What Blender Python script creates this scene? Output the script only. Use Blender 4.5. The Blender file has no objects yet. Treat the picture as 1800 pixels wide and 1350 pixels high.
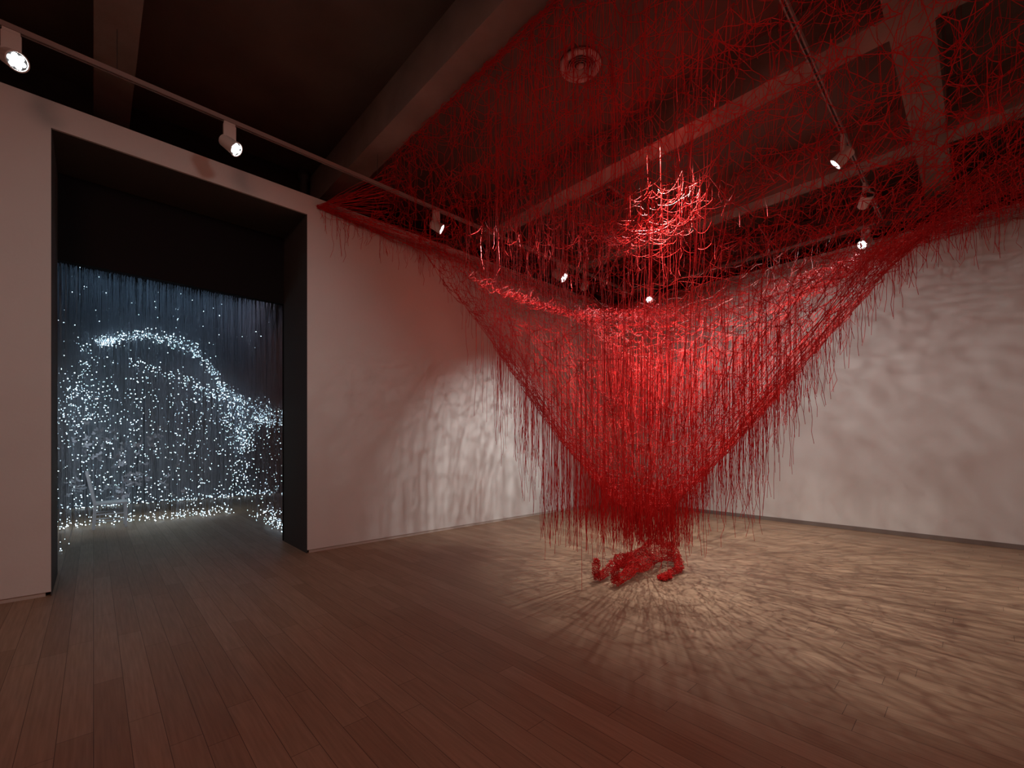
import bpy, bmesh, math, random
import numpy as np
from mathutils import Vector, Matrix, kdtree, Quaternion

random.seed(7); rng = np.random.default_rng(7)
sc = bpy.context.scene
COL = sc.collection
PI = math.pi

# ------------------------------------------------------------------ frame of reference
# room axes: X runs along the door wall, Y along the far right wall; the camera stands at the origin
EYE = 1.6
F2 = Vector((0.6870, 0.7267)); R2 = Vector((0.7267, -0.6870))
def fl(lat, dep, z=0.0):
    p = F2 * dep + R2 * lat
    return Vector((p.x, p.y, z))
WY = 6.61      # face of the door wall
WX = 9.95      # face of the right wall
WTOP = 5.13
ZB = 5.70      # underside of the beams
ZS = 6.25      # slab
C0 = Vector((5.07, 2.91))   # axis of the funnel

# ------------------------------------------------------------------ materials
def new_mat(name):
    m = bpy.data.materials.new(name); m.use_nodes = True
    nt = m.node_tree; b = nt.nodes['Principled BSDF']
    return m, nt, b
def setv(b, **k):
    for n, v in k.items():
        b.inputs[n.replace('_', ' ')].default_value = v
def plain(name, col, rough=0.6, metal=0.0, bump=0.0, bscale=40, var=0.0, vscale=3.0, spec=0.5):
    m, nt, b = new_mat(name)
    b.inputs['Base Color'].default_value = (*col, 1)
    b.inputs['Roughness'].default_value = rough
    b.inputs['Metallic'].default_value = metal
    b.inputs['Specular IOR Level'].default_value = spec
    tc = nt.nodes.new('ShaderNodeTexCoord')
    if var > 0:
        n = nt.nodes.new('ShaderNodeTexNoise'); n.inputs['Scale'].default_value = vscale
        n.inputs['Detail'].default_value = 6
        nt.links.new(tc.outputs['Object'], n.inputs['Vector'])
        r = nt.nodes.new('ShaderNodeValToRGB')
        r.color_ramp.elements[0].position = 0.3; r.color_ramp.elements[1].position = 0.7
        r.color_ramp.elements[0].color = (*[c * (1 - var) for c in col], 1)
        r.color_ramp.elements[1].color = (*[min(1, c * (1 + var)) for c in col], 1)
        nt.links.new(n.outputs['Fac'], r.inputs['Fac']); nt.links.new(r.outputs['Color'], b.inputs['Base Color'])
    if bump > 0:
        n = nt.nodes.new('ShaderNodeTexNoise'); n.inputs['Scale'].default_value = bscale
        n.inputs['Detail'].default_value = 8
        nt.links.new(tc.outputs['Object'], n.inputs['Vector'])
        bp = nt.nodes.new('ShaderNodeBump'); bp.inputs['Strength'].default_value = bump
        bp.inputs['Distance'].default_value = 0.01
        nt.links.new(n.outputs['Fac'], bp.inputs['Height']); nt.links.new(bp.outputs['Normal'], b.inputs['Normal'])
    return m
def emit(name, col, s):
    m, nt, b = new_mat(name)
    b.inputs['Base Color'].default_value = (*col, 1)
    b.inputs['Emission Color'].default_value = (*col, 1)
    b.inputs['Emission Strength'].default_value = s
    return m

M_wall = plain('white_painted_wall', (0.71, 0.70, 0.675), 0.9, bump=0.12, bscale=30, var=0.035, vscale=0.8, spec=0.2)
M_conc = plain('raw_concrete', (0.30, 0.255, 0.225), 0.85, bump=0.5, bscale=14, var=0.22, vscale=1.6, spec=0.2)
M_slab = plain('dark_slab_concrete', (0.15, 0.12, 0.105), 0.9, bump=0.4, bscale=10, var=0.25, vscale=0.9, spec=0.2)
M_void = plain('dark_painted_upper_wall', (0.035, 0.03, 0.028), 0.9, var=0.2, spec=0.1)
M_black = plain('matt_black_paint', (0.09, 0.09, 0.086), 0.75, bump=0.1, spec=0.2)
M_dark = plain('black_room_paint', (0.016, 0.013, 0.014), 0.9, spec=0.1)
M_screen = plain('grey_back_wall', (0.20, 0.21, 0.23), 0.9, spec=0.1)
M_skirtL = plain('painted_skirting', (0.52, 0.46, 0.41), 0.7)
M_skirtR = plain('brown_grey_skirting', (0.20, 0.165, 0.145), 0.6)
M_fix = plain('white_enamel_metal', (0.72, 0.66, 0.62), 0.45)
M_fixd = plain('dark_trim_metal', (0.05, 0.05, 0.05), 0.5)  # near-black metal of the lens plates
M_track = plain('white_aluminium_track', (0.34, 0.28, 0.26), 0.5)
M_slot = plain('dark_slot_and_shade', (0.03, 0.025, 0.025), 0.6)  # track slot colour, also the painted shade inside vent and hatch
M_led = emit('lit_led_lens', (0.93, 0.98, 1.0), 14.0)
M_ledoff = plain('unlit_lens', (0.06, 0.06, 0.06), 0.2)
M_pipe = plain('dark_pipe', (0.06, 0.062, 0.062), 0.6)
M_vent = plain('white_vent_metal', (0.50, 0.42, 0.39), 0.6)
M_chair = plain('pale_painted_wood', (0.62, 0.64, 0.68), 0.6, var=0.05)
M_fly = plain('pale_paper_wing', (0.55, 0.58, 0.64), 0.8)
M_fibre = plain('clear_grey_fibre', (0.46, 0.50, 0.56), 0.35)
M_tip = emit('glowing_fibre_tip', (0.62, 0.85, 1.0), 9.0)
M_yarn, nt, b = new_mat('red_wool_yarn')
tc = nt.nodes.new('ShaderNodeTexCoord'); n = nt.nodes.new('ShaderNodeTexNoise'); n.inputs['Scale'].default_value = 2.5
nt.links.new(tc.outputs['Object'], n.inputs['Vector'])
r = nt.nodes.new('ShaderNodeValToRGB')
r.color_ramp.elements[0].position = 0.3; r.color_ramp.elements[1].position = 0.7
r.color_ramp.elements[0].color = (0.54, 0.004, 0.008, 1); r.color_ramp.elements[1].color = (0.76, 0.024, 0.020, 1)
nt.links.new(n.outputs['Fac'], r.inputs['Fac']); nt.links.new(r.outputs['Color'], b.inputs['Base Color'])
setv(b, Roughness=0.5, Specular_IOR_Level=0.28)

# oak plank floor, boards running along Y
M_floor, nt, b = new_mat('oak_plank_floor')
N = nt.nodes; L = nt.links
tc = N.new('ShaderNodeTexCoord'); mp = N.new('ShaderNodeMapping'); mp.inputs['Rotation'].default_value = (0, 0, PI / 2)
L.new(tc.outputs['Object'], mp.inputs['Vector'])
br = N.new('ShaderNodeTexBrick')
br.offset = 0.0; br.offset_frequency = 1; br.squash = 1
br.inputs['Color1'].default_value = (0.0, 0.0, 0.0, 1); br.inputs['Color2'].default_value = (1, 1, 1, 1)
br.inputs['Mortar'].default_value = (0.2, 0.2, 0.2, 1)
br.inputs['Scale'].default_value = 1.0; br.inputs['Mortar Size'].default_value = 0.0016
br.inputs['Mortar Smooth'].default_value = 0.1; br.inputs['Bias'].default_value = 0.0
br.inputs['Brick Width'].default_value = 1.55; br.inputs['Row Height'].default_value = 0.145
sx = N.new('ShaderNodeSeparateXYZ'); L.new(mp.outputs['Vector'], sx.inputs['Vector'])
dv = N.new('ShaderNodeMath'); dv.operation = 'DIVIDE'; dv.inputs[1].default_value = 0.145; L.new(sx.outputs['Y'], dv.inputs[0])
fo = N.new('ShaderNodeMath'); fo.operation = 'FLOOR'; L.new(dv.outputs[0], fo.inputs[0])
wn = N.new('ShaderNodeTexWhiteNoise'); wn.noise_dimensions = '1D'; L.new(fo.outputs[0], wn.inputs['W'])
ml = N.new('ShaderNodeMath'); ml.operation = 'MULTIPLY_ADD'; ml.inputs[1].default_value = 1.55; L.new(wn.outputs['Value'], ml.inputs[0]); L.new(sx.outputs['X'], ml.inputs[2])
cb = N.new('ShaderNodeCombineXYZ'); L.new(ml.outputs[0], cb.inputs['X']); L.new(sx.outputs['Y'], cb.inputs['Y'])
L.new(cb.outputs['Vector'], br.inputs['Vector'])
ra = N.new('ShaderNodeValToRGB'); e = ra.color_ramp.elements
e[0].position = 0.0; e[0].color = (0.335, 0.215, 0.140, 1); e[1].position = 1.0; e[1].color = (0.42, 0.285, 0.195, 1)
L.new(br.outputs['Color'], ra.inputs['Fac'])
mg = N.new('ShaderNodeMapping'); mg.inputs['Scale'].default_value = (38, 1.6, 1)
L.new(tc.outputs['Object'], mg.inputs['Vector'])
ng = N.new('ShaderNodeTexNoise'); ng.inputs['Scale'].default_value = 1.6; ng.inputs['Detail'].default_value = 6
L.new(mg.outputs['Vector'], ng.inputs['Vector'])
rg = N.new('ShaderNodeValToRGB'); rg.color_ramp.elements[0].position = 0.3; rg.color_ramp.elements[1].position = 0.72
rg.color_ramp.elements[0].color = (0.80, 0.78, 0.76, 1); rg.color_ramp.elements[1].color = (1.08, 1.06, 1.05, 1)
L.new(ng.outputs['Fac'], rg.inputs['Fac'])
mx = N.new('ShaderNodeMix'); mx.data_type = 'RGBA'; mx.blend_type = 'MULTIPLY'; mx.inputs['Factor'].default_value = 1
L.new(ra.outputs['Color'], mx.inputs['A']); L.new(rg.outputs['Color'], mx.inputs['B'])
mo = N.new('ShaderNodeMix'); mo.data_type = 'RGBA'
L.new(br.outputs['Fac'], mo.inputs['Factor']); L.new(mx.outputs['Result'], mo.inputs['A'])
mo.inputs['B'].default_value = (0.10, 0.06, 0.04, 1)
L.new(mo.outputs['Result'], b.inputs['Base Color'])
setv(b, Roughness=0.52, Specular_IOR_Level=0.35)
bp = N.new('ShaderNodeBump'); bp.inputs['Strength'].default_value = 0.15; bp.inputs['Distance'].default_value = 0.002
L.new(ng.outputs['Fac'], bp.inputs['Height']); L.new(bp.outputs['Normal'], b.inputs['Normal'])

# ------------------------------------------------------------------ mesh helpers
def link(name, me, mats, parent=None, kind=None, label=None, cat=None, group=None):
    o = bpy.data.objects.new(name, me); COL.objects.link(o)
    for m in (mats if isinstance(mats, (list, tuple)) else [mats]):
        if me is not None: me.materials.append(m)
    if parent is not None: o.parent = parent
    tag(o, label, cat, group, kind)
    return o
def tag(o, label=None, cat=None, group=None, kind=None):
    if label: o['label'] = label
    if cat: o['category'] = cat
    if group: o['group'] = group
    if kind: o['kind'] = kind
def empty(name, loc, label, cat, group=None, kind=None):
    o = bpy.data.objects.new(name, None); COL.objects.link(o); o.location = loc
    o.empty_display_size = 0.1
    tag(o, label, cat, group, kind)
    return o
def box(bm, x0, x1, y0, y1, z0, z1, mi=0, mat=None):
    vs = [bm.verts.new(v) for v in ((x0,y0,z0),(x1,y0,z0),(x1,y1,z0),(x0,y1,z0),(x0,y0,z1),(x1,y0,z1),(x1,y1,z1),(x0,y1,z1))]
    if mat is not None:
        for v in vs: v.co = mat @ v.co
    for f in ((0,3,2,1),(4,5,6,7),(0,1,5,4),(1,2,6,5),(2,3,7,6),(3,0,4,7)):
        bm.faces.new([vs[i] for i in f]).material_index = mi
def bm_obj(name, bm, mats, parent=None, bevel=0.0, smooth=False, **k):
    if bevel > 0:
        bmesh.ops.bevel(bm, geom=list(bm.edges), offset=bevel, segments=2, affect='EDGES')
    bmesh.ops.recalc_face_normals(bm, faces=bm.faces)
    me = bpy.data.meshes.new(name); bm.to_mesh(me); bm.free()
    if smooth:
        for p in me.polygons: p.use_smooth = True
    return link(name, me, mats, parent, **k)
def boxes(name, lst, mats, parent=None, bevel=0.0, **k):
    bm = bmesh.new()
    for bx in lst: box(bm, *bx)
    return bm_obj(name, bm, mats, parent, bevel, **k)
def lathe(bm, prof, seg=24, mi=0, M=None, close=False):
    rings = []
    for (r, z) in prof:
        if r < 1e-6:
            v = bm.verts.new((0, 0, z)); rings.append([v])
        else:
            rings.append([bm.verts.new((r*math.cos(2*PI*i/seg), r*math.sin(2*PI*i/seg), z)) for i in range(seg)])
    if M is not None:
        for rg_ in rings:
            for v in rg_: v.co = M @ v.co
    for a, c in zip(rings, rings[1:]):
        for i in range(seg):
            j = (i+1) % seg
            if len(a) == 1 and len(c) == 1: continue
            if len(a) == 1: f = [a[0], c[i], c[j]]
            elif len(c) == 1: f = [a[i], a[j], c[0]]
            else: f = [a[i], a[j], c[j], c[i]]
            bm.faces.new(f).material_index = mi

def tubes_mesh(name, A, B, rad, sides=3):
    """one straight prism per segment A[i]->B[i]"""
    A = np.asarray(A, float); B = np.asarray(B, float); n = len(A)
    D = B - A; ln = np.linalg.norm(D, axis=1, keepdims=True); ln[ln < 1e-6] = 1e-6
    D = D / ln
    up = np.tile(np.array([[0.13, 0.27, 0.95]]), (n, 1))
    par = np.abs((D * up).sum(1)) > 0.9
    up[par] = np.array([0.97, 0.2, 0.1])
    U = np.cross(D, up); U /= np.linalg.norm(U, axis=1, keepdims=True)
    V = np.cross(D, U)
    rad = np.broadcast_to(np.asarray(rad, float).reshape(-1, 1), (n, 1))
    ext = rad * 0.5
    vs = np.empty((n, 2*sides, 3))
    for s in range(sides):
        a = 2*PI*s/sides
        off = (U*math.cos(a) + V*math.sin(a)) * rad
        vs[:, s] = A + off - D*ext
        vs[:, sides+s] = B + off + D*ext
    faces = np.empty((n, sides, 4), np.int32)
    base = (np.arange(n) * 2 * sides)[:, None]
    for s in range(sides):
        t = (s+1) % sides
        faces[:, s] = base + np.array([[s, t, sides+t, sides+s]])
    me = bpy.data.meshes.new(name)
    me.vertices.add(n*2*sides); me.vertices.foreach_set('co', vs.reshape(-1).astype(np.float32))
    nf = n*sides
    me.loops.add(nf*4); me.loops.foreach_set('vertex_index', faces.reshape(-1))
    me.polygons.add(nf); me.polygons.foreach_set('loop_start', np.arange(nf, dtype=np.int32)*4)
    me.polygons.foreach_set('loop_total', np.full(nf, 4, np.int32))
    me.update(calc_edges=True); me.validate()
    me.polygons.foreach_set('use_smooth', np.ones(nf, bool))
    return me
def tube_bm(bm, pts, rad, seg=8, mi=0):
    for a, c in zip(pts, pts[1:]):
        a = Vector(a); c = Vector(c); d = c-a
        M = Matrix.Translation(a) @ d.to_track_quat('Z', 'Y').to_matrix().to_4x4()
        lathe(bm, [(0, 0), (rad, 0), (rad, d.length), (0, d.length)], seg, mi, M)

# ------------------------------------------------------------------ the room
X0, X1, Y0 = -5.0, WX, -6.5
DX0, DX1 = -0.32, 2.22       # doorway
DTOP = 4.85
RY = 7.66                    # inner face of the door wall
boxes('floor', [(X0-0.3, X1+0.3, Y0-0.3, 15.3, -0.1, 0.0)], M_floor, kind='structure')
SK = 0.045
boxes('wall_left', [(X0, DX0, WY, RY-0.002, SK, WTOP), (DX1, X1+0.25, WY, RY-0.002, SK, WTOP), (DX0, DX1, WY, WY+0.03, DTOP, WTOP)],
      M_wall, kind='structure')
boxes('wall_right', [(WX, WX+0.25, Y0, WY, 0.0, WTOP)], M_wall, kind='structure')
boxes('wall_rear', [(X0, X1, Y0-0.25, Y0, 0, 6.25)], M_wall, kind='structure')
boxes('wall_side', [(X0-0.25, X0, Y0, RY, 0, 6.25)], M_wall, kind='structure')
boxes('baseboard_left', [(X0, DX0-0.04, WY+0.015, WY+0.05, 0, SK), (DX1+0.03, X1, WY+0.015, WY+0.05, 0, SK)], M_skirtL, kind='structure')
boxes('baseboard_right', [(WX-0.012, WX-0.0005, Y0, WY-0.002, 0, 0.075)], M_skirtR, kind='structure', bevel=0.003)
# black lined passage of the doorway, with the lower black lintel at its far end
boxes('door_1', [(DX1-.004, DX1+.001, WY+0.001, RY, 0, DTOP), (DX0-.001, DX0+.004, WY+0.001, RY, 0, DTOP),
                 (DX0, DX1, WY+0.031, RY, DTOP, DTOP+0.04)], M_black, kind='structure')
boxes('trim_1', [(DX0-0.5, DX1+0.5, RY, RY+0.1, 3.80, 5.0), (DX1+0.001, DX1+2.2, RY, RY+0.1, 0.001, 3.80), (DX0-2.6, DX0-0.001, RY, RY+0.1, 0.001, 3.80)], M_dark, kind='structure')
# upper dark wall beyond the partition
boxes('wall_upper', [(X0, X1+3, 8.1, 8.2, 4.9, ZS)], M_void, kind='structure')
boxes('wall_upper_right', [(WX+1.6, WX+1.7, Y0, 8.1, 4.2, ZS)], M_void, kind='structure')
# dark inner room
boxes('wall_inner_back', [(-5.0, 6.0, 15.0, 15.12, 0, 4.9)], M_screen, kind='structure')
boxes('wall_inner_left', [(-3.0, -2.9, RY+0.1, 15.0, 0, 4.9)], M_dark, kind='structure')
boxes('wall_inner_right', [(4.45, 4.55, RY+0.1, 15.0, 0, 4.9)], M_dark, kind='structure')
boxes('ceiling_inner', [(-2.9, 4.45, RY+0.1, 15.0, 4.85, 4.9)], M_dark, kind='structure')
# ceiling slab and beams
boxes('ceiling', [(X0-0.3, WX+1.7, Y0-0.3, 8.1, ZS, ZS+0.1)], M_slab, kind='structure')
beams = [(bx, bx+0.34, Y0, 8.1, ZB, ZS) for bx in (-2.78, 0.0, 2.77, 5.58, 8.2, 10.95)]
cross = [(X0, WX+1.6, 0.30, 0.64, ZB+0.004, ZS), (X0, WX+1.6, -4.6, -4.26, ZB+0.004, ZS)]
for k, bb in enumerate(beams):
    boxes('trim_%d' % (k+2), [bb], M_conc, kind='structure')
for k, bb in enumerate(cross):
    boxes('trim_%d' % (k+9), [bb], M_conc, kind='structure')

# vertical pipe in the gap over the door wall
bm = bmesh.new(); lathe(bm, [(0, 5.0), (0.062, 5.0), (0.062, 6.05), (0.085, 6.06), (0.085, 6.16), (0.062, 6.17), (0.062, ZS)], 20)
bmesh.ops.translate(bm, verts=bm.verts, vec=(2.60, 7.92, 0))
bm_obj('vertical_pipe', bm, M_pipe, smooth=True, label='dark vertical pipe with a collar in the gap above the white door wall', cat='pipe')

# round ceiling diffuser and square recess
v = empty('ceiling_diffuser', (4.36, 3.39, ZS), 'round white slatted air vent on the dark ceiling, seen through the red net', 'air vent')
bm = bmesh.new(); lathe(bm, [(0.175, -0.006), (0.25, -0.012), (0.262, 0.0), (0.25, -0.03), (0.18, -0.035), (0.175, -0.006)], 40)
bm_obj('outer_ring', bm, M_vent, v, smooth=True)
bm = bmesh.new(); lathe(bm, [(0.0, -0.004), (0.178, -0.004)], 40)
bm_obj('vent_shade_disc', bm, M_slot, v, label='dark opening')  # flat dark disc, shade behind the slats put into its colour
for k, rr in enumerate((0.045, 0.075, 0.105, 0.135, 0.162)):
    bm = bmesh.new()
    if k == 0: lathe(bm, [(0.0, -0.035), (rr, -0.03), (rr, -0.012), (0, -0.010)], 28)
    else: lathe(bm, [(rr-0.008, -0.012), (rr+0.006, -0.034), (rr+0.009, -0.033), (rr-0.004, -0.010), (rr-0.008, -0.012)], 32)
    bm_obj('slat_ring' if k else 'centre_cone', bm, M_vent, v, smooth=True)
v = empty('square_ceiling_hatch', (7.06, 4.88, ZS), 'square ceiling hatch frame around a dark plate painted as the shaded opening, behind the brightly lit red web', 'ceiling hatch')
s = 0.24
boxes('hatch_frame', [(-s-.03, s+.03, -s-.03, -s, -.03, 0), (-s-.03, s+.03, s, s+.03, -.03, 0), (-s-.03, -s, -s, s, -.03, 0), (s, s+.03, -s, s, -.03, 0)], M_conc, v)
boxes('hatch_shade_plate', [(-s, s, -s, s, -.008, -.002)], M_slot, v)  # flat dark plate, shade of the recess put into its colour

# ------------------------------------------------------------------ lighting tracks
TZ = 5.25
def track(p0, p1, label):
    p0 = Vector(p0); p1 = Vector(p1); d = (p1-p0); ln = d.length
    rz = math.atan2(d.y, d.x)
    t = empty('lighting_track', p0, label, 'lighting track')
    t.rotation_euler = (0, 0, rz)
    boxes('rail_channel', [(0, ln, -.022, .022, .012, .04), (0, ln, -.022, -.009, -.006, .012), (0, ln, .009, .022, -.006, .012)], M_track, t)
    boxes('slot_liner', [(0.002, ln-.002, -.0088, .0088, .004, .0118)], M_slot, t, label='dark slot along the underside')
    return t, ln
def rods(t, xs, top):
    for x in xs:
        bm = bmesh.new(); lathe(bm, [(0, .04), (.0035, .04), (.0035, top-TZ), (0, top-TZ)], 6)
        bmesh.ops.translate(bm, verts=bm.verts, vec=(x, 0, 0))
        bm_obj('suspension_rod', bm, M_pipe, t)
t, ln = track((-4.6, 5.90, TZ), (9.55, 5.90, TZ), 'long pale track over the doorway, running along the top of the door wall')
rods(t, [4.77, 7.54, 10.35, 12.97], ZB)
t, ln = track((2.0, 1.12, TZ), (9.45, 1.12, TZ), 'pale twin-line track crossing the upper right corner, overhead')
rods(t, [0.94, 3.75, 6.37], ZB)
t, ln = track((9.58, 5.78, TZ), (9.58, 1.22, TZ), 'pale track along the top of the right-hand wall')
bm = bmesh.new(); box(bm, 0, .3, 0, .3, 0, .3); bm.free()
for x in (0.6, 2.3, 4.0):
    bm = bmesh.new(); lathe(bm, [(0, .04), (.0035, .04), (.0035, ZS-TZ), (0, ZS-TZ)], 6)
    bmesh.ops.translate(bm, verts=bm.verts, vec=(x, 0, 0)); bm_obj('suspension_rod', bm, M_pipe, t)

# spotlights -------------------------------------------------------
def spotlight(x, y, aim, along, label, lit=True, energy=0, size=70, blend=1.0, rad=0.09, col=(1, .985, .95), drop=0.20, roll=0.0):
    """gear box under the track, a short arm and a drum head with an LED lens"""
    t = empty('track_spotlight', (x, y, TZ-0.006), label, 'spotlight', 'spotlights on the ceiling tracks')
    a = 0 if along == 'x' else PI/2
    Rz = Matrix.Rotation(a, 4, 'Z')
    bm = bmesh.new(); box(bm, -.055, .055, -.015, .015, -.03, .0, mat=Rz); bm_obj('track_adapter', bm, M_fix, t, bevel=.002)
    bm = bmesh.new(); box(bm, -.062, .062, -.021, .021, -drop, -.03, mat=Rz); bm_obj('gear_box', bm, M_fix, t, bevel=.004)
    hc = Vector((0, 0, -drop-0.045))
    d = (Vector(aim) - (Vector((x, y, TZ)) + hc)).normalized()
    M = Matrix.Translation(hc) @ d.to_track_quat('Z', 'Y').to_matrix().to_4x4() @ Matrix.Scale(1.32 if abs(x-6.9) > .01 else 1.75, 4)
    side = d.cross(Vector((0, 0, 1))).normalized()
    bm = bmesh.new(); tube_bm(bm, [(0, 0, -drop+.01), tuple(hc - d*0.03)], .014, 10); bm_obj('pivot_arm', bm, M_fix, t, smooth=True)
    bm = bmesh.new()
    lathe(bm, [(0, -.07), (.042, -.07), (.05, -.062), (.058, .062), (.061, .066), (.061, .078), (.054, .078), (.052, .068)], 28, 0, M)
    h = bm_obj('lamp_head', bm, M_fix, t, smooth=False)
    bm = bmesh.new(); lathe(bm, [(0, .064), (.0525, .064)], 24, 0, M)
    bm_obj('lens_plate', bm, M_fixd, h, label='dark lens plate')
    bm = bmesh.new()
    cs = [(0, 0)] + [(.032*math.cos(k*PI/3+roll), .032*math.sin(k*PI/3+roll)) for k in range(6)]
    for cx, cy in cs:
        lathe(bm, [(.0155, .0645), (.0145, .0690), (.009, .0715), (0, .0725)], 12, 0, M @ Matrix.Translation((cx, cy, 0)))
    o = bm_obj('led_cluster', bm, M_led if lit else M_ledoff, h, smooth=True, label='glowing white LED cluster' if lit else None)
    if lit and energy > 0:
        ld = bpy.data.lights.new('spot_beam', 'SPOT'); ld.energy = energy; ld.spot_size = math.radians(size)
        ld.spot_blend = blend; ld.shadow_soft_size = rad; ld.color = col
        lo = bpy.data.objects.new('spot_beam', ld); COL.objects.link(lo); lo.parent = t
        lo.matrix_local = Matrix.Translation(hc + d*0.13) @ d.to_track_quat('-Z', 'Y').to_matrix().to_4x4()
    return t
SP = [
 (-0.53, 5.90, (1.6, 2.2, 2.4), 'x', 'large white spotlight at the upper left edge, lens facing right', True, 25, 80),
 (1.13, 5.90, (4.4, 2.8, 1.6), 'x', 'white spotlight hanging above the dark doorway', True, 110, 60),
 (3.93, 5.90, (9.6, 1.6, 1.4), 'x', 'spotlight nearly edge-on above the net corner, first right of the doorway', True, 760, 70),
 (6.90, 5.90, (8.8, 0.6, 1.0), 'x', 'glaring square-looking spotlight on the door-wall track, near the room corner', True, 420, 80),
 (7.75, 5.90, (9.3, 7.5, 4.6), 'x', 'unlit tilted spotlight on the door-wall track beside the glaring one', False, 0, 60),
 (9.58, 5.40, (5.2, 2.6, 1.6), 'y', 'small round spotlight in the far corner of the room', True, 220, 56),
 (6.50, 1.12, (5.9, 6.6, 0.5), 'x', 'spotlight on the upper right track, lens facing down to the left', True, 1250, 48),
 (7.93, 1.12, (6.5, 0.3, 6.0), 'x', 'unlit square-bodied spotlight near the end of the upper right track', False, 0, 60),
 (9.58, 1.34, (5.4, 3.6, 2.0), 'y', 'lit spotlight at the near end of the right-wall track', True, 260, 60),
 (2.20, 1.12, (0.3, 6.6, 1.7), 'x', 'added unseen spotlight on the near end of the upper right track, turned to the door wall', True, 135, 80),  # added lamp out of view, gives the door wall neutral light
 (2.90, 1.12, (4.95, 2.95, .15), 'x', 'spotlight on the upper right track, turned down to the wire figure', True, 260, 30),
]
for s_ in SP:
    spotlight(s_[0], s_[1], s_[2], s_[3], s_[4], s_[5], s_[6], s_[7], rad=.2 if s_[0] == 2.2 else .11 if s_[0] == 3.93 else .08)

# ------------------------------------------------------------------ the red yarn web
NX0, NY0 = 3.07, -2.2
prof_r = np.array([0, .3, .6, 1.1, 1.8, 2.5, 3.2, 4.0, 5.0, 7.0, 9.0])
prof_z = np.array([.70, .80, 1.08, 1.68, 2.58, 3.45, 4.08, 4.45, 4.72, 4.95, 5.0])
def sstep(t):
    t = np.clip(t, 0, 1); return t*t*(3-2*t)
def edge_lift(x, y, z, reach=1.25):
    w = sstep((NX0 + reach - x)/reach); z = z + (5.66 - z)*w**1.3
    w = sstep((y - (WY-0.7))/0.7); zt = 5.02 + 0.5*0; z = z + (zt - z)*w*(1-0.0)
    w = sstep((x - (WX-0.9))/0.9); z = z + (5.02 - z)*w
    return z
def z_outer(x, y):
    r = np.hypot(x-C0.x, y-C0.y)
    return edge_lift(x, y, np.interp(r, prof_r, prof_z))
pi_r = np.array([0, .4, 1.35, 2.0, 2.8, 3.8, 5.0, 8.0]); pi_z = np.array([1.75, 2.3, 3.35, 3.72, 4.05, 4.5, 4.9, 5.05])
def z_inner(x, y):
    r = np.hypot(x-C0.x-0.48, y-C0.y+0.25)
    return edge_lift(x, y, np.interp(r, pi_r, pi_z))
def z_canopy(x, y):
    r = np.hypot(x-C0.x-0.3, y-C0.y-0.3)
    z = 5.05 - 0.75*np.exp(-(r/0.9)**2) + 0.12*np.sin(x*1.7+1)*np.cos(y*1.3)
    return edge_lift(x, y, z, 0.8)

def jgrid(x0, x1, y0, y1, s, jit=0.42):
    gx, gy = np.meshgrid(np.arange(x0, x1, s), np.arange(y0, y1, s))
    gx = gx.astype(float); gx[1::2] += s/2
    p = np.stack([gx.ravel(), gy.ravel()], 1)
    p += rng.uniform(-jit, jit, p.shape)*s
    k = (p[:, 0] > x0) & (p[:, 0] < x1) & (p[:, 1] > y0) & (p[:, 1] < y1)
    return p[k]
def knn_edges(P, k, maxlen):
    kd = kdtree.KDTree(len(P))
    for i, p in enumerate(P): kd.insert(p, i)
    kd.balance(); E = set()
    for i, p in enumerate(P):
        for (_, j, d) in kd.find_n(p, k+1):
            if j != i and d < maxlen: E.add((min(i, j), max(i, j)))
    return np.array(sorted(E))
def curved(P, E, sag, n=3, drop=0.3):
    """edges as slightly slack strands of n segments"""
    a = P[E[:, 0]]; c = P[E[:, 1]]; ln = np.linalg.norm(c-a, axis=1)[:, None]
    off = rng.normal(0, 1, a.shape)*sag*ln; off[:, 2] -= drop*sag*ln[:, 0]*2
    pts = []
    for t in np.linspace(0, 1, n+1):
        pts.append(a*(1-t)+c*t + off*4*t*(1-t))
    A = np.concatenate(pts[:-1]); B = np.concatenate(pts[1:])
    return A, B

web = empty('yarn_web', (C0.x, C0.y, 0), 'huge red yarn net sweeping from ceiling and walls down into a funnel over the figure', 'thread installation')
ORG = np.array([C0.x, C0.y, 0.0])
def wpart(name, A, B, rad, sides=3, **k):
    me = tubes_mesh(name, np.asarray(A)-ORG, np.asarray(B)-ORG, rad, sides)
    return link(name, me, M_yarn, web, **k)

# funnel: two tangled sheets, finer towards the neck
hang_src = []; KN = []
AA, BB = [], []
for layer in range(2):
    p = jgrid(NX0, WX-0.01, NY0, WY-0.01, 0.115)
    r = np.hypot(p[:, 0]-C0.x, p[:, 1]-C0.y)
    p = p[r > 2.2]
    q = jgrid(C0.x-2.2, C0.x+2.2, C0.y-2.2, C0.y+2.2, 0.092)
    rq = np.hypot(q[:, 0]-C0.x, q[:, 1]-C0.y)
    q = q[(rq <= 2.2) & (q[:, 0] > NX0)]
    q2 = jgrid(C0.x-.7, C0.x+.7, C0.y-.7, C0.y+.7, 0.075)
    q2 = q2[np.hypot(q2[:, 0]-C0.x, q2[:, 1]-C0.y) < .7]
    p = np.concatenate([p, q, q2])
    z = z_outer(p[:, 0], p[:, 1]) + rng.normal(0, .035, len(p)) + (layer*0.07)
    P = np.column_stack([p, z])
    E = knn_edges(P, 3, 0.55)
    a, c = curved(P, E, 0.035, 2)
    AA.append(a); BB.append(c); hang_src.append(P)
    kn = P[rng.random(len(P)) < .30]; KN.append(kn)
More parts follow.
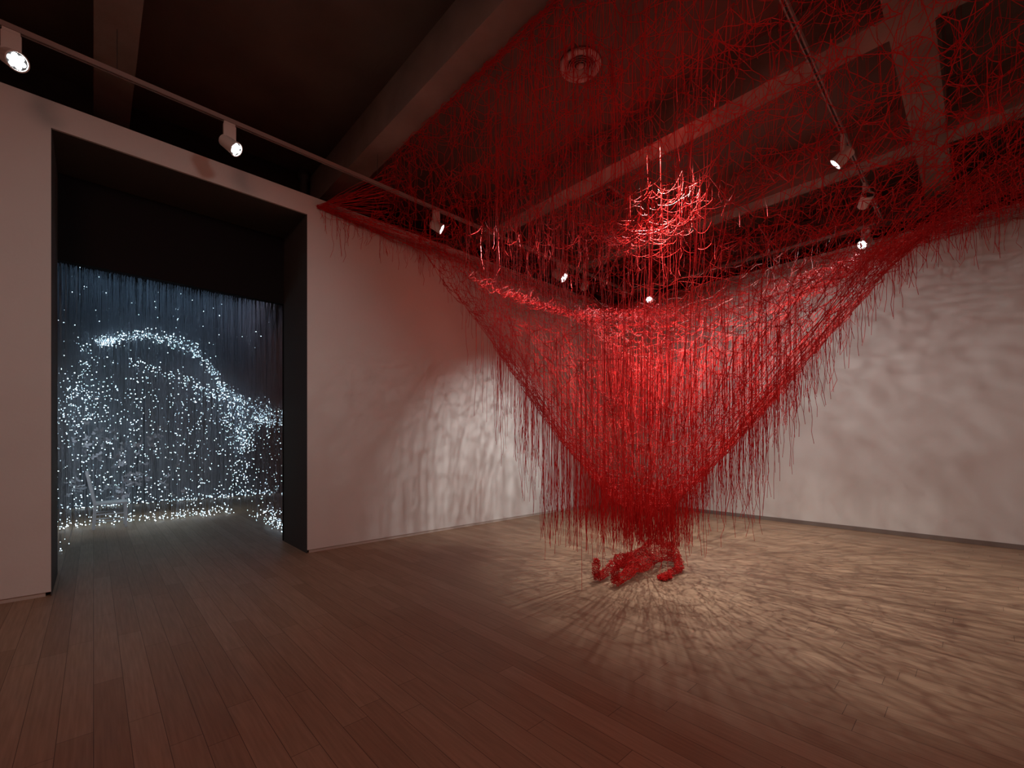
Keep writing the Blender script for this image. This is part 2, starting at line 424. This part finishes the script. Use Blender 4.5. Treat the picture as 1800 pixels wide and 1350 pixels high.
# radial strands running up the funnel
for k in range(330):
    th = rng.uniform(0, 2*PI); r0 = rng.uniform(.15, 1.8); r1 = r0 + rng.uniform(.5, 2.2)
    rr = np.linspace(r0, r1, 9); th2 = th + np.cumsum(rng.normal(0, .018, 9))
    x = C0.x+rr*np.cos(th2); y = C0.y+rr*np.sin(th2)
    ok = (x > NX0) & (x < WX) & (y < WY) & (y > NY0)
    if ok.sum() < 9: continue
    P = np.column_stack([x, y, z_outer(x, y)+rng.normal(0, .02, 9)])
    AA.append(P[:-1]); BB.append(P[1:])
wpart('funnel_net', np.concatenate(AA), np.concatenate(BB), 0.0029)
kn = np.concatenate(KN); wpart('knots', kn-[0, 0, .004], kn+rng.normal(0, .004, kn.shape)+[0, 0, .005], .0065, 4, kind='stuff')

# inner bowl
p = jgrid(C0.x-1.75, C0.x+3.4, C0.y-2.9, C0.y+3.6, 0.085)
r = np.hypot(p[:, 0]-C0.x-.48, p[:, 1]-C0.y+.25)
p = p[(r < 3.3) & (p[:, 0] > NX0+.4) & (p[:, 1] < WY-.1)]
P = np.column_stack([p, z_inner(p[:, 0], p[:, 1]) + rng.normal(0, .05, len(p))])
E = knn_edges(P, 3, .5); a, c = curved(P, E, .05, 2)
Pin = P
wpart('inner_bowl_net', a, c, 0.0028)

# coarse canopy overhead, three loose sheets
AA, BB = [], []; Pc = []
for layer in range(3):
    p = jgrid(NX0, WX-.01, NY0, WY-.01, (.24, .30, .36)[layer])
    z = z_canopy(p[:, 0], p[:, 1]) + rng.normal(0, .10, len(p)) + (0, .12, .35)[layer]*np.clip((p[:,0]-NX0)/1.0,0,1)
    z = np.minimum(z, 5.64)
    P = np.column_stack([p, z]); E = knn_edges(P, 3, 1.0)
    a, c = curved(P, E, .06, 4, 1.5); AA.append(a); BB.append(c); Pc.append(P)
wpart('canopy_net', np.concatenate(AA), np.concatenate(BB), 0.0026)

# sagging nest of slack loops right under the lamp
AA, BB = [], []
for k in range(150):
    th = rng.uniform(0, 2*PI); rr = abs(rng.normal(.45, .25)); cx = C0.x+.45+rr*math.cos(th); cy = C0.y+.35+rr*math.sin(th)
    z = rng.uniform(4.2, 5.05); L_ = rng.uniform(.15, .5); a0 = rng.uniform(0, 2*PI); cur = rng.normal(0, .8)
    n_ = 7; tt = np.linspace(-.5, .5, n_)
    x = cx+L_*tt*math.cos(a0)-cur*.2*L_*(tt**2)*math.sin(a0); y = cy+L_*tt*math.sin(a0)+cur*.2*L_*(tt**2)*math.cos(a0)
    zz = z+L_*.9*(tt**2)*rng.uniform(.2, 1.2)
    P = np.column_stack([x, y, zz]); AA.append(P[:-1]); BB.append(P[1:])
wpart('lit_nest', np.concatenate(AA), np.concatenate(BB), 0.0028, label='bright slack loops of yarn high above the figure')

# edge ropes along the beam and the walls
AA, BB = [], []
def wander(p0, p1, n, amp):
    p0 = np.array(p0); p1 = np.array(p1); t = np.linspace(0, 1, n)[:, None]
    P = p0*(1-t)+p1*t + rng.normal(0, amp, (n, 3)); return P
for k in range(22):
    y1 = rng.uniform(2, 6.2); y0 = y1-rng.uniform(1, 4)
    P = wander((NX0+.02, y0, 5.66), (NX0+.02, y1, 5.66), 30, .03); P[:, 0] = np.maximum(P[:, 0], NX0); P[:, 2] = np.minimum(P[:, 2], 5.69); AA.append(P[:-1]); BB.append(P[1:])
for k in range(48):
    P = wander((2.36, WY-.02, 5.0), (NX0+rng.uniform(0, .3), WY-rng.uniform(.1, .9), rng.uniform(4.95, 5.62)), 8, .012); P[:, 1] = np.minimum(P[:, 1], WY-.008); AA.append(P[:-1]); BB.append(P[1:])
    e_ = rng.uniform(3.2, 4.6)
    P = wander((2.36, WY-.02, 5.0), (e_, WY-rng.uniform(.02, .5), 4.99-rng.uniform(0, .12)*(e_-2.3)), 14, .015); P[:, 1] = np.minimum(P[:, 1], WY-.008); AA.append(P[:-1]); BB.append(P[1:])
for k in range(45):
    x0 = rng.uniform(2.4, 8.5); x1 = min(9.9, x0+rng.uniform(.8, 2.5)); zz = rng.uniform(4.85, 5.06)
    P = wander((x0, WY-.03, zz), (x1, WY-.03, zz+rng.normal(0, .03)), 14, .014); P[:, 1] = np.minimum(P[:, 1], WY-.008); AA.append(P[:-1]); BB.append(P[1:])
    y0 = rng.uniform(-2.2, 5.5); y1 = min(6.55, y0+rng.uniform(.8, 2.5)); zz = rng.uniform(4.85, 5.06)
    P = wander((WX-.03, y0, zz), (WX-.03, y1, zz+rng.normal(0, .03)), 14, .014); P[:, 0] = np.minimum(P[:, 0], WX-.008); AA.append(P[:-1]); BB.append(P[1:])
wpart('edge_strands', np.concatenate(AA), np.concatenate(BB), 0.0026)

# ties going up to the ceiling
AA, BB = [], []
for k in range(950):
    P = Pc[rng.integers(0, 3)]; s_ = P[rng.integers(0, len(P))]
    on_beam = any(b[0] < s_[0] < b[1] for b in beams) or any(c_[2] < s_[1] < c_[3] for c_ in cross)
    top = ZB if on_beam else ZS
    if top-s_[2] < .06: continue
    if rng.random() < .45: top = s_[2] + rng.uniform(.03, max(.04, min(.7, top-s_[2]-.02)))
    n_ = 4; t = np.linspace(0, 1, n_)[:, None]
    e_ = np.array([s_[0], s_[1], top])
    Q = s_*(1-t)+e_*t; Q[1:-1, :2] += rng.normal(0, .012, (n_-2, 2))
    AA.append(Q[:-1]); BB.append(Q[1:])
wpart('ceiling_ties', np.concatenate(AA), np.concatenate(BB), 0.002, kind='stuff', label='thin upright yarn ties from net to ceiling')

# hanging fringe
strands = []
def hang(s_, length, curl=1.0):
    length = min(length, s_[2]-0.015)
    if length < .05: return
    n_ = max(4, min(11, int(length/.14)+3)); t = np.linspace(0, 1, n_)
    ox = np.cumsum(rng.normal(0, .0035, n_)*curl*(1+3.0*t**3)); oy = np.cumsum(rng.normal(0, .0035, n_)*curl*(1+3.0*t**3))
    ox -= ox[0]; oy -= oy[0]
    P = np.column_stack([s_[0]+ox, s_[1]+oy, s_[2]-length*t])
    P[:, 0] = np.minimum(P[:, 0], WX-.006); P[:, 1] = np.minimum(P[:, 1], WY-.006)
    strands.append((length, P))
allP = np.concatenate(hang_src)
rr = np.hypot(allP[:, 0]-C0.x, allP[:, 1]-C0.y)
lf = -((allP[:, 0]-C0.x)*R2.x+(allP[:, 1]-C0.y)*R2.y)/np.maximum(rr, .01)
prob = np.where(rr < .55, .50, np.where(rr < 2.0, .52+.40*np.clip(lf, 0, 1), np.where(rr < 3.6, .24, .16)))
far = ((allP[:, 0]-C0.x)*F2.x+(allP[:, 1]-C0.y)*F2.y) > .15
prob = np.where(far & (rr > .6) & (rr < 3), prob*.5, prob)
for s_, r_ in zip(allP[rng.random(len(allP)) < prob], [0]*len(allP)):
    r_ = math.hypot(s_[0]-C0.x, s_[1]-C0.y)
    d = Vector((s_[0]-C0.x, s_[1]-C0.y)); left = -(d @ R2)/max(r_, .01)      # towards camera left
    if r_ < .55: ln_ = s_[2]-rng.uniform(.22, .60)
    elif r_ < 1.35:
        ln_ = (s_[2]-.28-rng.uniform(0, .5))*(1.0 if left > -.1 else rng.uniform(.25, .95))
    elif r_ < 2.4:
        ln_ = rng.uniform(.5, 1.6) if left > .15 else abs(rng.normal(.34, .2))+.1
    elif r_ < 3.6: ln_ = abs(rng.normal(.24, .16))+.08
    else: ln_ = abs(rng.normal(.20, .14))+.06
    if rng.random() < .02: ln_ *= 1.6
    hang(s_, ln_, 1.0 if left > 0 else 1.6)
Pn = Pin[np.hypot(Pin[:, 0]-C0.x-.48, Pin[:, 1]-C0.y+.25) < 1.3]; idx = rng.choice(len(Pn), min(len(Pn), 800), replace=False)
for s_ in Pn[idx]:
    hang(s_, rng.uniform(.4, min(2.1, s_[2]-.5)), .8)
for P in Pc:
    for s_ in P[rng.random(len(P)) < .45]: hang(s_, abs(rng.normal(.28, .22))+.06, 2.2)
# fringe along the wall edges
for k in range(230):
    x = rng.uniform(2.36, 7.5); hang(np.array([x, WY-.02-abs(rng.normal(0, .03)), 4.97]), abs(rng.normal(.18, .22))+.08, 2.2)
    y = rng.uniform(-2.2, 5.8); hang(np.array([WX-.02-abs(rng.normal(0, .05)), y, 4.97]), abs(rng.normal(.2, .2))+.08, 2.2)
# pillar of long strands right over the head and chest of the figure
for k in range(340):
    c_ = fl(1.83+rng.normal(0, .24), 5.65+rng.normal(0, .26), 0)
    z = float(z_outer(c_.x, c_.y))+rng.uniform(0, .3); hang(np.array([c_.x, c_.y, z]), z-rng.uniform(.22, .46), .8)
strands.sort(key=lambda s: -s[0])
def front(s): return s[0]/(s[1][0][0]*F2.x+s[1][0][1]*F2.y)
order = sorted(strands, key=lambda s: -front(s))
for ln_, P in order[:100]:
    me = tubes_mesh('hanging_thread', P[:-1]-ORG, P[1:]-ORG, 0.0025)
    link('hanging_thread', me, M_yarn, web)
rest = order[100:]
wpart('thread_fringe', np.concatenate([P[:-1] for _, P in rest]), np.concatenate([P[1:] for _, P in rest]), 0.0024, kind='stuff')
print('strands', len(strands))

# ------------------------------------------------------------------ the red wire figure lying on its back
FB = fl(1.05, 4.93); ax = (fl(1.0, 1.0)-fl(0, 0)).normalized(); pp = (fl(1.0, -1.0)-fl(0, 0)).normalized()
def fb(u, v_, z): p = FB + ax*u + pp*v_; return Vector((p.x, p.y, z))
V, E, Rr = [], [], []
def add(p, r, par=None):
    V.append(p); Rr.append(r); i = len(V)-1
    if par is not None: E.append((par, i))
    return i
pel = add(fb(.86, 0, .165), .155)
ab = add(fb(1.02, 0, .17), .135, pel); ch = add(fb(1.20, 0, .20), .165, ab); ch2 = add(fb(1.33, 0, .195), .145, ch)
nk = add(fb(1.44, 0, .15), .055, ch2); hd0 = add(fb(1.50, 0, .13), .075, nk); hd = add(fb(1.58, 0, .135), .11, hd0); hd2 = add(fb(1.66, 0, .12), .07, hd)
add(fb(1.575, 0, .225), .016, hd)   # nose
for s_, hip_u in ((1, .80), (-1, .80)):
    hp = add(fb(.80, s_*.09, .12), .09, pel); th_ = add(fb(.62, s_*.10, .13), .095, hp); kn = add(fb(.42, s_*.11, .175 if s_ < 0 else .155), .068, th_)
    cf = add(fb(.24, s_*.115, .095), .058, kn); an = add(fb(.06, s_*.12, .06), .038, cf); he = add(fb(.0, s_*.12, .045), .04, an)
    m_ = add(fb(-.015, s_*.122, .13), .04, he); b_ = add(fb(-.01, s_*.13, .20), .042, m_); add(fb(.01, s_*.135, .265), .024, b_)
# near arm bent beside the body, hand resting on the floor
def arm(sh, el, wr, hand, fan):
    s0 = add(sh, .062, ch2); m_ = add(sh.lerp(el, .5), .05, s0); e_ = add(el, .042, m_); f_ = add(el.lerp(wr, .4), .042, e_)
    w_ = add(wr, .028, f_); h_ = add(hand, .034, w_)
    d = (hand-wr).normalized(); sd = d.cross(Vector((0, 0, 1))).normalized()
    for k, (o_, L_) in enumerate(((-.033, .055), (-.012, .07), (.011, .068), (.032, .055))):
        a_ = add(hand+sd*o_*.9+d*.035, .010, h_); b2 = add(hand+sd*o_*1.2+d*(.035+L_*.55)+Vector((0, 0, .004)), .009, a_); add(hand+sd*o_*1.3+d*(.035+L_)+Vector((0, 0, -.008)), .008, b2)
    a_ = add(wr.lerp(hand, .6)+sd*fan*.045, .011, h_); add(wr.lerp(hand, .9)+sd*fan*.07+d*.02, .009, a_)
arm(fb(1.31, .19, .13), fl(2.07, 5.42, .055), fl(1.84, 5.20, .045), fl(1.78, 5.14, .04), -1)
arm(fb(1.31, -.19, .13), fb(1.10, -.36, .06), fb(.88, -.30, .05), fb(.80, -.28, .045), 1)
me = bpy.data.meshes.new('figure_body_source'); me.from_pydata([tuple(v_) for v_ in V], E, [])
src = bpy.data.objects.new('figure_source', me); COL.objects.link(src)
md = src.modifiers.new('skin', 'SKIN')
for i, sv in enumerate(me.skin_vertices[0].data): sv.radius = (Rr[i], Rr[i]); sv.use_root = (i == pel)
sd_ = src.modifiers.new('sub', 'SUBSURF'); sd_.levels = 2; sd_.render_levels = 2
dg = bpy.context.evaluated_depsgraph_get(); ev = src.evaluated_get(dg).to_mesh()
co = np.empty(len(ev.vertices)*3); ev.vertices.foreach_get('co', co); co = co.reshape(-1, 3)
ed = np.empty(len(ev.edges)*2, int); ev.edges.foreach_get('vertices', ed); ed = ed.reshape(-1, 2)
fd = [tuple(p.vertices) for p in ev.polygons]
src.evaluated_get(dg).to_mesh_clear(); bpy.data.objects.remove(src)
print('figure verts', len(co), 'zmin', co[:, 2].min())
co[:, 2] = np.maximum(co[:, 2], .006)
j = co + rng.normal(0, .007, co.shape); j[:, 2] = np.maximum(j[:, 2], .006)
sel = ed[rng.random(len(ed)) < .38]
A1, B1 = j[sel[:, 0]], j[sel[:, 1]]
dia = np.array([(f[0], f[2]) for f in fd if len(f) == 4 and random.random() < .10]); j2 = co + rng.normal(0, .012, co.shape); j2[:, 2] = np.maximum(j2[:, 2], .006)
# loops of thread wound over the surface: chords between points a little way apart
kd = kdtree.KDTree(len(co))
for i, p in enumerate(co): kd.insert(p, i)
kd.balance(); LA, LB = [], []
wgt = np.array([Vector(co[f[0]]-co[f[1]]).length for f in fd]); fdi = rng.choice(len(fd), 1500, p=wgt**2/np.sum(wgt**2))
for i in [fd[q][0] for q in fdi]:
    c_ = kd.find_range(co[i], .11)
    q_ = c_[rng.integers(0, len(c_))][1]
    LA.append(j2[i]); LB.append(j2[q_])
A = np.concatenate([A1, j2[dia[:, 0]], LA]); B = np.concatenate([B1, j2[dia[:, 1]], LB])
FO = np.array([FB.x, FB.y, 0])
me = tubes_mesh('wire_figure', A-FO, B-FO, 0.0030)
fig = link('wire_figure', me, M_yarn, label='red wire figure of a person lying on its back under the yarn funnel', cat='sculpture')
fig.location = tuple(FO)

# ------------------------------------------------------------------ inner room: fibre strands with glowing tips
def on_plane(px, py, Y):
    l = (px-900)/778.0
    d = Y/(F2.y + R2.y*l); return (F2.x + R2.x*l)*d, EYE + (776-py)/778.0*d
YR = 11.9
tips = []
def tip(px, py, Y=None, js=.02, sl=.5):
    x, z = on_plane(px, py, YR)
    y = Y if Y is not None else YR + rng.normal(0, sl)
    tips.append((x+rng.normal(0, js), min(max(y, 11.35), 14.6), z+rng.normal(0, js)))
def band(pts, n, w, **k):
    pts = np.array(pts, float); seg = np.linalg.norm(np.diff(pts, axis=0), axis=1); cum = np.concatenate([[0], np.cumsum(seg)])
    for _ in range(n):
        u = rng.uniform(0, cum[-1]); px = np.interp(u, cum, pts[:, 0]); py = np.interp(u, cum, pts[:, 1]); tip(px+rng.normal(0, w*.6), py+rng.normal(0, w), **k)
band([(165, 602), (200, 597), (250, 588), (300, 597), (345, 618)], 340, 5, sl=.12)
band([(175, 600), (205, 600)], 60, 4, sl=.1)
band([(340, 612), (362, 640), (385, 672), (400, 688)], 130, 6, sl=.15)
band([(390, 685), (425, 710), (460, 722), (505, 735)], 260, 10, sl=.2)
band([(440, 738), (505, 742)], 170, 7, sl=.2)
band([(222, 632), (270, 648), (325, 668), (380, 695), (420, 705)], 170, 6, sl=.2)
band([(400, 720), (425, 760), (432, 790)], 240, 16, sl=.3)
band([(95, 745), (150, 700), (165, 660)], 110, 22, sl=.4)
band([(140, 605), (160, 640), (120, 680)], 60, 9, sl=.3)
for _ in range(900):
    px = rng.uniform(90, 505); py = rng.normal(715, 50)
    top = np.interp(px, [90, 165, 240, 340, 400, 500], [640, 620, 640, 650, 690, 720])
    if py < top or py > 845: continue
    if py > np.interp(px, [430, 505], [790, 755]) and px > 430: continue
    tip(px, py, sl=.6)
for _ in range(330):
    tip(rng.uniform(90, 505), rng.uniform(770, 880), sl=.6)
band([(405, 815), (430, 838), (410, 850)], 40, 8, sl=.2)
for _ in range(110): tip(rng.uniform(95, 505), rng.uniform(470, 640), sl=.6)
# strands that reach the floor, along the front row and the back row
def base(n, x0, x1, Y, zs, ysd=.12):
    for _ in range(n): tips.append((rng.uniform(x0, x1), Y+abs(rng.normal(0, ysd)), abs(rng.normal(0, zs))+.02))
base(250, -1.6, 2.25, 11.25, .07, .30); base(120, -1.6, 2.25, 11.3, .25, .5)
base(200, -1.6, 4.3, 14.55, .07, .12); base(90, -1.6, 4.3, 14.5, .25, .12)
def curtain(name, T, label, extra=0, xr=None, yr=None, top=4.8):
    T = np.array(T); n_ = len(T); AA, BB = [], []
    Tm = T.copy(); Tm[:, 0] += rng.normal(0, .02, n_); Tm[:, 1] += rng.normal(0, .02, n_); Tm[:, 2] = T[:, 2] + np.minimum(.35+0*T[:, 2], (top-T[:, 2])*.5)
    Tt = Tm.copy(); Tt[:, 2] = top; Tt[:, 0] += rng.normal(0, .02, n_)
    AA += [T, Tm]; BB += [Tm, Tt]
    if extra:
        ex = np.column_stack([rng.uniform(*xr, extra), rng.uniform(*yr, extra), rng.uniform(.02, 1.2, extra)])
        et = ex.copy(); et[:, 2] = top; em = (ex+et)/2; em[:, 0] += rng.normal(0, .03, extra)
        AA += [ex, em]; BB += [em, et]
    me = tubes_mesh(name, np.concatenate(AA), np.concatenate(BB), .0016)
    # tips: little octahedra
    nv0 = len(me.vertices)
    bm = bmesh.new(); bm.from_mesh(me)
    for p in T:
        s_ = random.choice((.0045, .006, .0075, .0095)) * (p[1]/11.0)
        c_ = [bm.verts.new((p[0]+dx*s_, p[1]+dy*s_, p[2]+dz*s_)) for dx, dy, dz in ((1,0,0),(0,1,0),(-1,0,0),(0,-1,0),(0,0,1),(0,0,-1))]
        for k in range(4):
            m1 = bm.faces.new((c_[k], c_[(k+1) % 4], c_[4])); m2 = bm.faces.new((c_[(k+1) % 4], c_[k], c_[5]))
            m1.material_index = 1; m2.material_index = 1
    bm.to_mesh(me); bm.free()
    o = link(name, me, [M_fibre, M_tip], kind='stuff', label=label, cat='light curtain')
    return o
M_tip.cycles.emission_sampling = 'NONE'
M_led.cycles.emission_sampling = 'NONE'
curtain('fibre_light_curtain', tips, 'deep curtain of hanging fibres with starry white tips filling the dark inner room', 1500, (-1.8, 4.3), (11.25, 14.7))
T = []
for _ in range(150):
    y = rng.uniform(7.85, 10.6); T.append((2.32+rng.uniform(0, .9)*(y-7.6)/3*.6, y, abs(rng.normal(0, .16))+.02))
for _ in range(70):
    y = rng.uniform(7.9, 10.8); T.append((2.30+rng.uniform(0, 1.0), y, rng.uniform(.05, 2.2)))
curtain('fibre_light_curtain', T, 'short starry fibre curtain beside the right jamb of the doorway', 90, (2.3, 3.3), (7.9, 10.8))
T = []
for _ in range(22):
    y = rng.uniform(7.85, 9.6); T.append((-.42+rng.normal(0, .05) + (.10 if random.random() < .4 else 0), y, rng.uniform(.03, .7)))
for _ in range(60):
    y = rng.uniform(8, 11); T.append((-.6-rng.uniform(0, .9), y, abs(rng.normal(0, .3))+.03))
curtain('fibre_light_curtain', T, 'sparse starry fibres beside the left jamb of the doorway', 30, (-1.3, -.5), (8, 10.8))

# chair in side view behind the strands
ch_ = empty('wooden_chair', (0.02, 11.2, 0), 'pale ladder-framed chair standing among the hanging lights', 'chair')
def stick(name, a, c, w, parent, wy=None):
    bm = bmesh.new(); a = Vector(a); c = Vector(c); d = c-a
    M = Matrix.Translation(a) @ d.to_track_quat('Z', 'Y').to_matrix().to_4x4()
    box(bm, -w/2, w/2, -(wy or w)/2, (wy or w)/2, 0, d.length, mat=M); return bm_obj(name, bm, M_chair, parent, bevel=.004)
for yy in (-.2, .2):
    stick('leg', (.42, yy, 0), (.42, yy, .44), .04, ch_)
    stick('leg', (-.02, yy, 0), (.0, yy, .44), .045, ch_)
    stick('back_post', (.0, yy, .44), (-.11, yy, 1.05), .042, ch_)
    stick('side_stretcher', (.0, yy, .27), (.42, yy, .27), .025, ch_); stick('side_stretcher', (.0, yy, .14), (.42, yy, .14), .025, ch_)
for z_, dx in ((.62, -.035), (.80, -.068), (.99, -.10)):
    stick('back_slat', (dx, -.18, z_), (dx, .18, z_), .02, ch_, .07)
boxes('seat', [(-.03, .45, -.23, .23, .44, .475)], M_chair, ch_, bevel=.008)
stick('front_stretcher', (.42, -.2, .22), (.42, .2, .22), .025, ch_)

# paper butterflies
bm = bmesh.new()
def wing(s_, pts):
    top = [bm.verts.new((x*s_, y, .002+abs(x)*.55)) for x, y in pts]; bot = [bm.verts.new((x*s_, y, abs(x)*.55-.0005)) for x, y in pts]
    bm.faces.new(top); bm.faces.new(bot)
    for i in range(len(pts)):
        j_ = (i+1) % len(pts); bm.faces.new((top[i], top[j_], bot[j_], bot[i]))
up_ = [(.002, .0), (.006, .018), (.024, .05), (.05, .058), (.056, .045), (.046, .018), (.03, .002)]
lo_ = [(.002, -.002), (.03, -.002), (.044, -.016), (.04, -.036), (.024, -.044), (.01, -.03)]
def make_wings(nm, s_):
    global bm
    bm = bmesh.new(); wing(s_, up_); wing(s_, lo_); bmesh.ops.recalc_face_normals(bm, faces=bm.faces)
    m_ = bpy.data.meshes.new(nm); bm.to_mesh(m_); bm.free(); m_.materials.append(M_fly); return m_
mwL = make_wings('wing', -1); mwR = make_wings('wing', 1)
bm = bmesh.new(); lathe(bm, [(0, -.03), (.003, -.025), (.004, 0), (.003, .02), (0, .03)], 6)
bmesh.ops.rotate(bm, verts=bm.verts, matrix=Matrix.Rotation(-PI/2, 3, 'X')); mb_ = bpy.data.meshes.new('body'); bm.to_mesh(mb_); bm.free(); mb_.materials.append(M_fly)
clusters = [((165, 790), 26, 16), ((205, 862), 14, 14), ((240, 850), 16, 18), ((215, 800), 20, 12), ((250, 780), 18, 9), ((125, 850), 16, 6), ((140, 870), 14, 5), ((300, 850), 20, 6), ((175, 760), 22, 7), ((280, 800), 28, 6)]
for (cx, cy), sd2, n_ in clusters:
    for _ in range(n_):
        px = cx+rng.normal(0, sd2); py = min(873, cy+rng.normal(0, sd2*.8))
        Yb = rng.uniform(11.0, 11.5); x, z = on_plane(px, py, 11.25)
        t = empty('butterfly', (x, Yb, z), 'small pale paper butterfly hovering around the chair behind the strands of light', 'butterfly', 'paper butterflies around the chair')
        t.rotation_euler = (rng.uniform(-1.4, 1.4), rng.uniform(-.9, .9), rng.uniform(0, 6.28)); sc_ = rng.uniform(.75, 1.15); t.scale = (sc_,)*3
        for nm, m_ in (('wing', mwL), ('wing', mwR), ('body', mb_)):
            o = bpy.data.objects.new(nm, m_); COL.objects.link(o); o.parent = t

# ------------------------------------------------------------------ light
def area(name, loc, aim, size, energy, col, sy=None, spread=180):
    ld = bpy.data.lights.new(name, 'AREA'); ld.energy = energy; ld.color = col; ld.size = size
    if sy: ld.shape = 'RECTANGLE'; ld.size_y = sy
    ld.spread = math.radians(spread)
    o = bpy.data.objects.new(name, ld); COL.objects.link(o); o.location = loc
    o.rotation_euler = (Vector(aim)-Vector(loc)).to_track_quat('-Z', 'Y').to_euler(); return o
def spot(name, loc, aim, energy, size, blend, rad, col):
    ld = bpy.data.lights.new(name, 'SPOT'); ld.energy = energy; ld.spot_size = math.radians(size); ld.spot_blend = blend
    ld.shadow_soft_size = rad; ld.color = col
    o = bpy.data.objects.new(name, ld); COL.objects.link(o); o.location = loc
    o.rotation_euler = (Vector(aim)-Vector(loc)).to_track_quat('-Z', 'Y').to_euler(); return o
spot('overhead_spot', (5.50, 3.05, 5.62), (6.3, 2.2, 0), 1350, 76, .8, .035, (1, .93, .82))
area('inner_room_blue_wash', (1.2, 10.4, 4.75), (1.2, 14.9, 4.6), 3.2, 4.5, (.42, .70, 1.0), .3, 150)
area('inner_room_mauve_wash', (3.2, 10.5, 4.6), (2.2, 14.9, 1.8), 1.2, 2.5, (.85, .68, .85), .4)
area('tip_glow_fill', (0.8, 12.6, 1.0), (0.8, 11, 0), 2.2, 4, (.80, 1, .92), .6)  # added fill, stands in for the light of the fibre tips near the floor
area('chair_fill', (-1.2, 9.3, 2.6), (0.2, 11.3, .7), .6, 5, (.80, .9, 1), .6, 70)  # added fill without a fitting, brightens the chair and butterflies

area('doorward_fill', (-.8, 10.8, 2.6), (2.3, 7.0, 1.6), .8, 3.5, (.8, .95, 1), .8)  # added fill without a fitting, lifts the black door jamb
w = bpy.data.worlds.new('dim_room_air'); sc.world = w; w.use_nodes = True
bg = w.node_tree.nodes['Background']; bg.inputs['Color'].default_value = (1, .45, .33, 1); bg.inputs['Strength'].default_value = 0.0
# added reddish fill behind the camera, standing in for light bounced off the yarn
area('red_bounce_fill', (-2.5, -3.5, 5.6), (1.5, 0, 0), 2.5, 155, (1, .42, .32), 2.5)

# ------------------------------------------------------------------ camera
cd = bpy.data.cameras.new('camera'); cam = bpy.data.objects.new('camera', cd); COL.objects.link(cam)
cam.location = (0, 0, EYE); cam.rotation_euler = (PI/2, 0, -math.atan2(F2.x, F2.y))
cd.sensor_fit = 'HORIZONTAL'; cd.sensor_width = 36; cd.lens = 36*778/1800; cd.shift_y = 101/1800; cd.clip_start = .05
sc.camera = cam
sc.view_settings.view_transform = 'Standard'; sc.view_settings.look = 'None'; sc.view_settings.gamma = 1
sc.view_settings.use_curve_mapping = False; sc.view_settings.exposure = 0.0
sc.cycles.max_bounces = 5; sc.cycles.diffuse_bounces = 3; sc.cycles.sample_clamp_indirect = 4
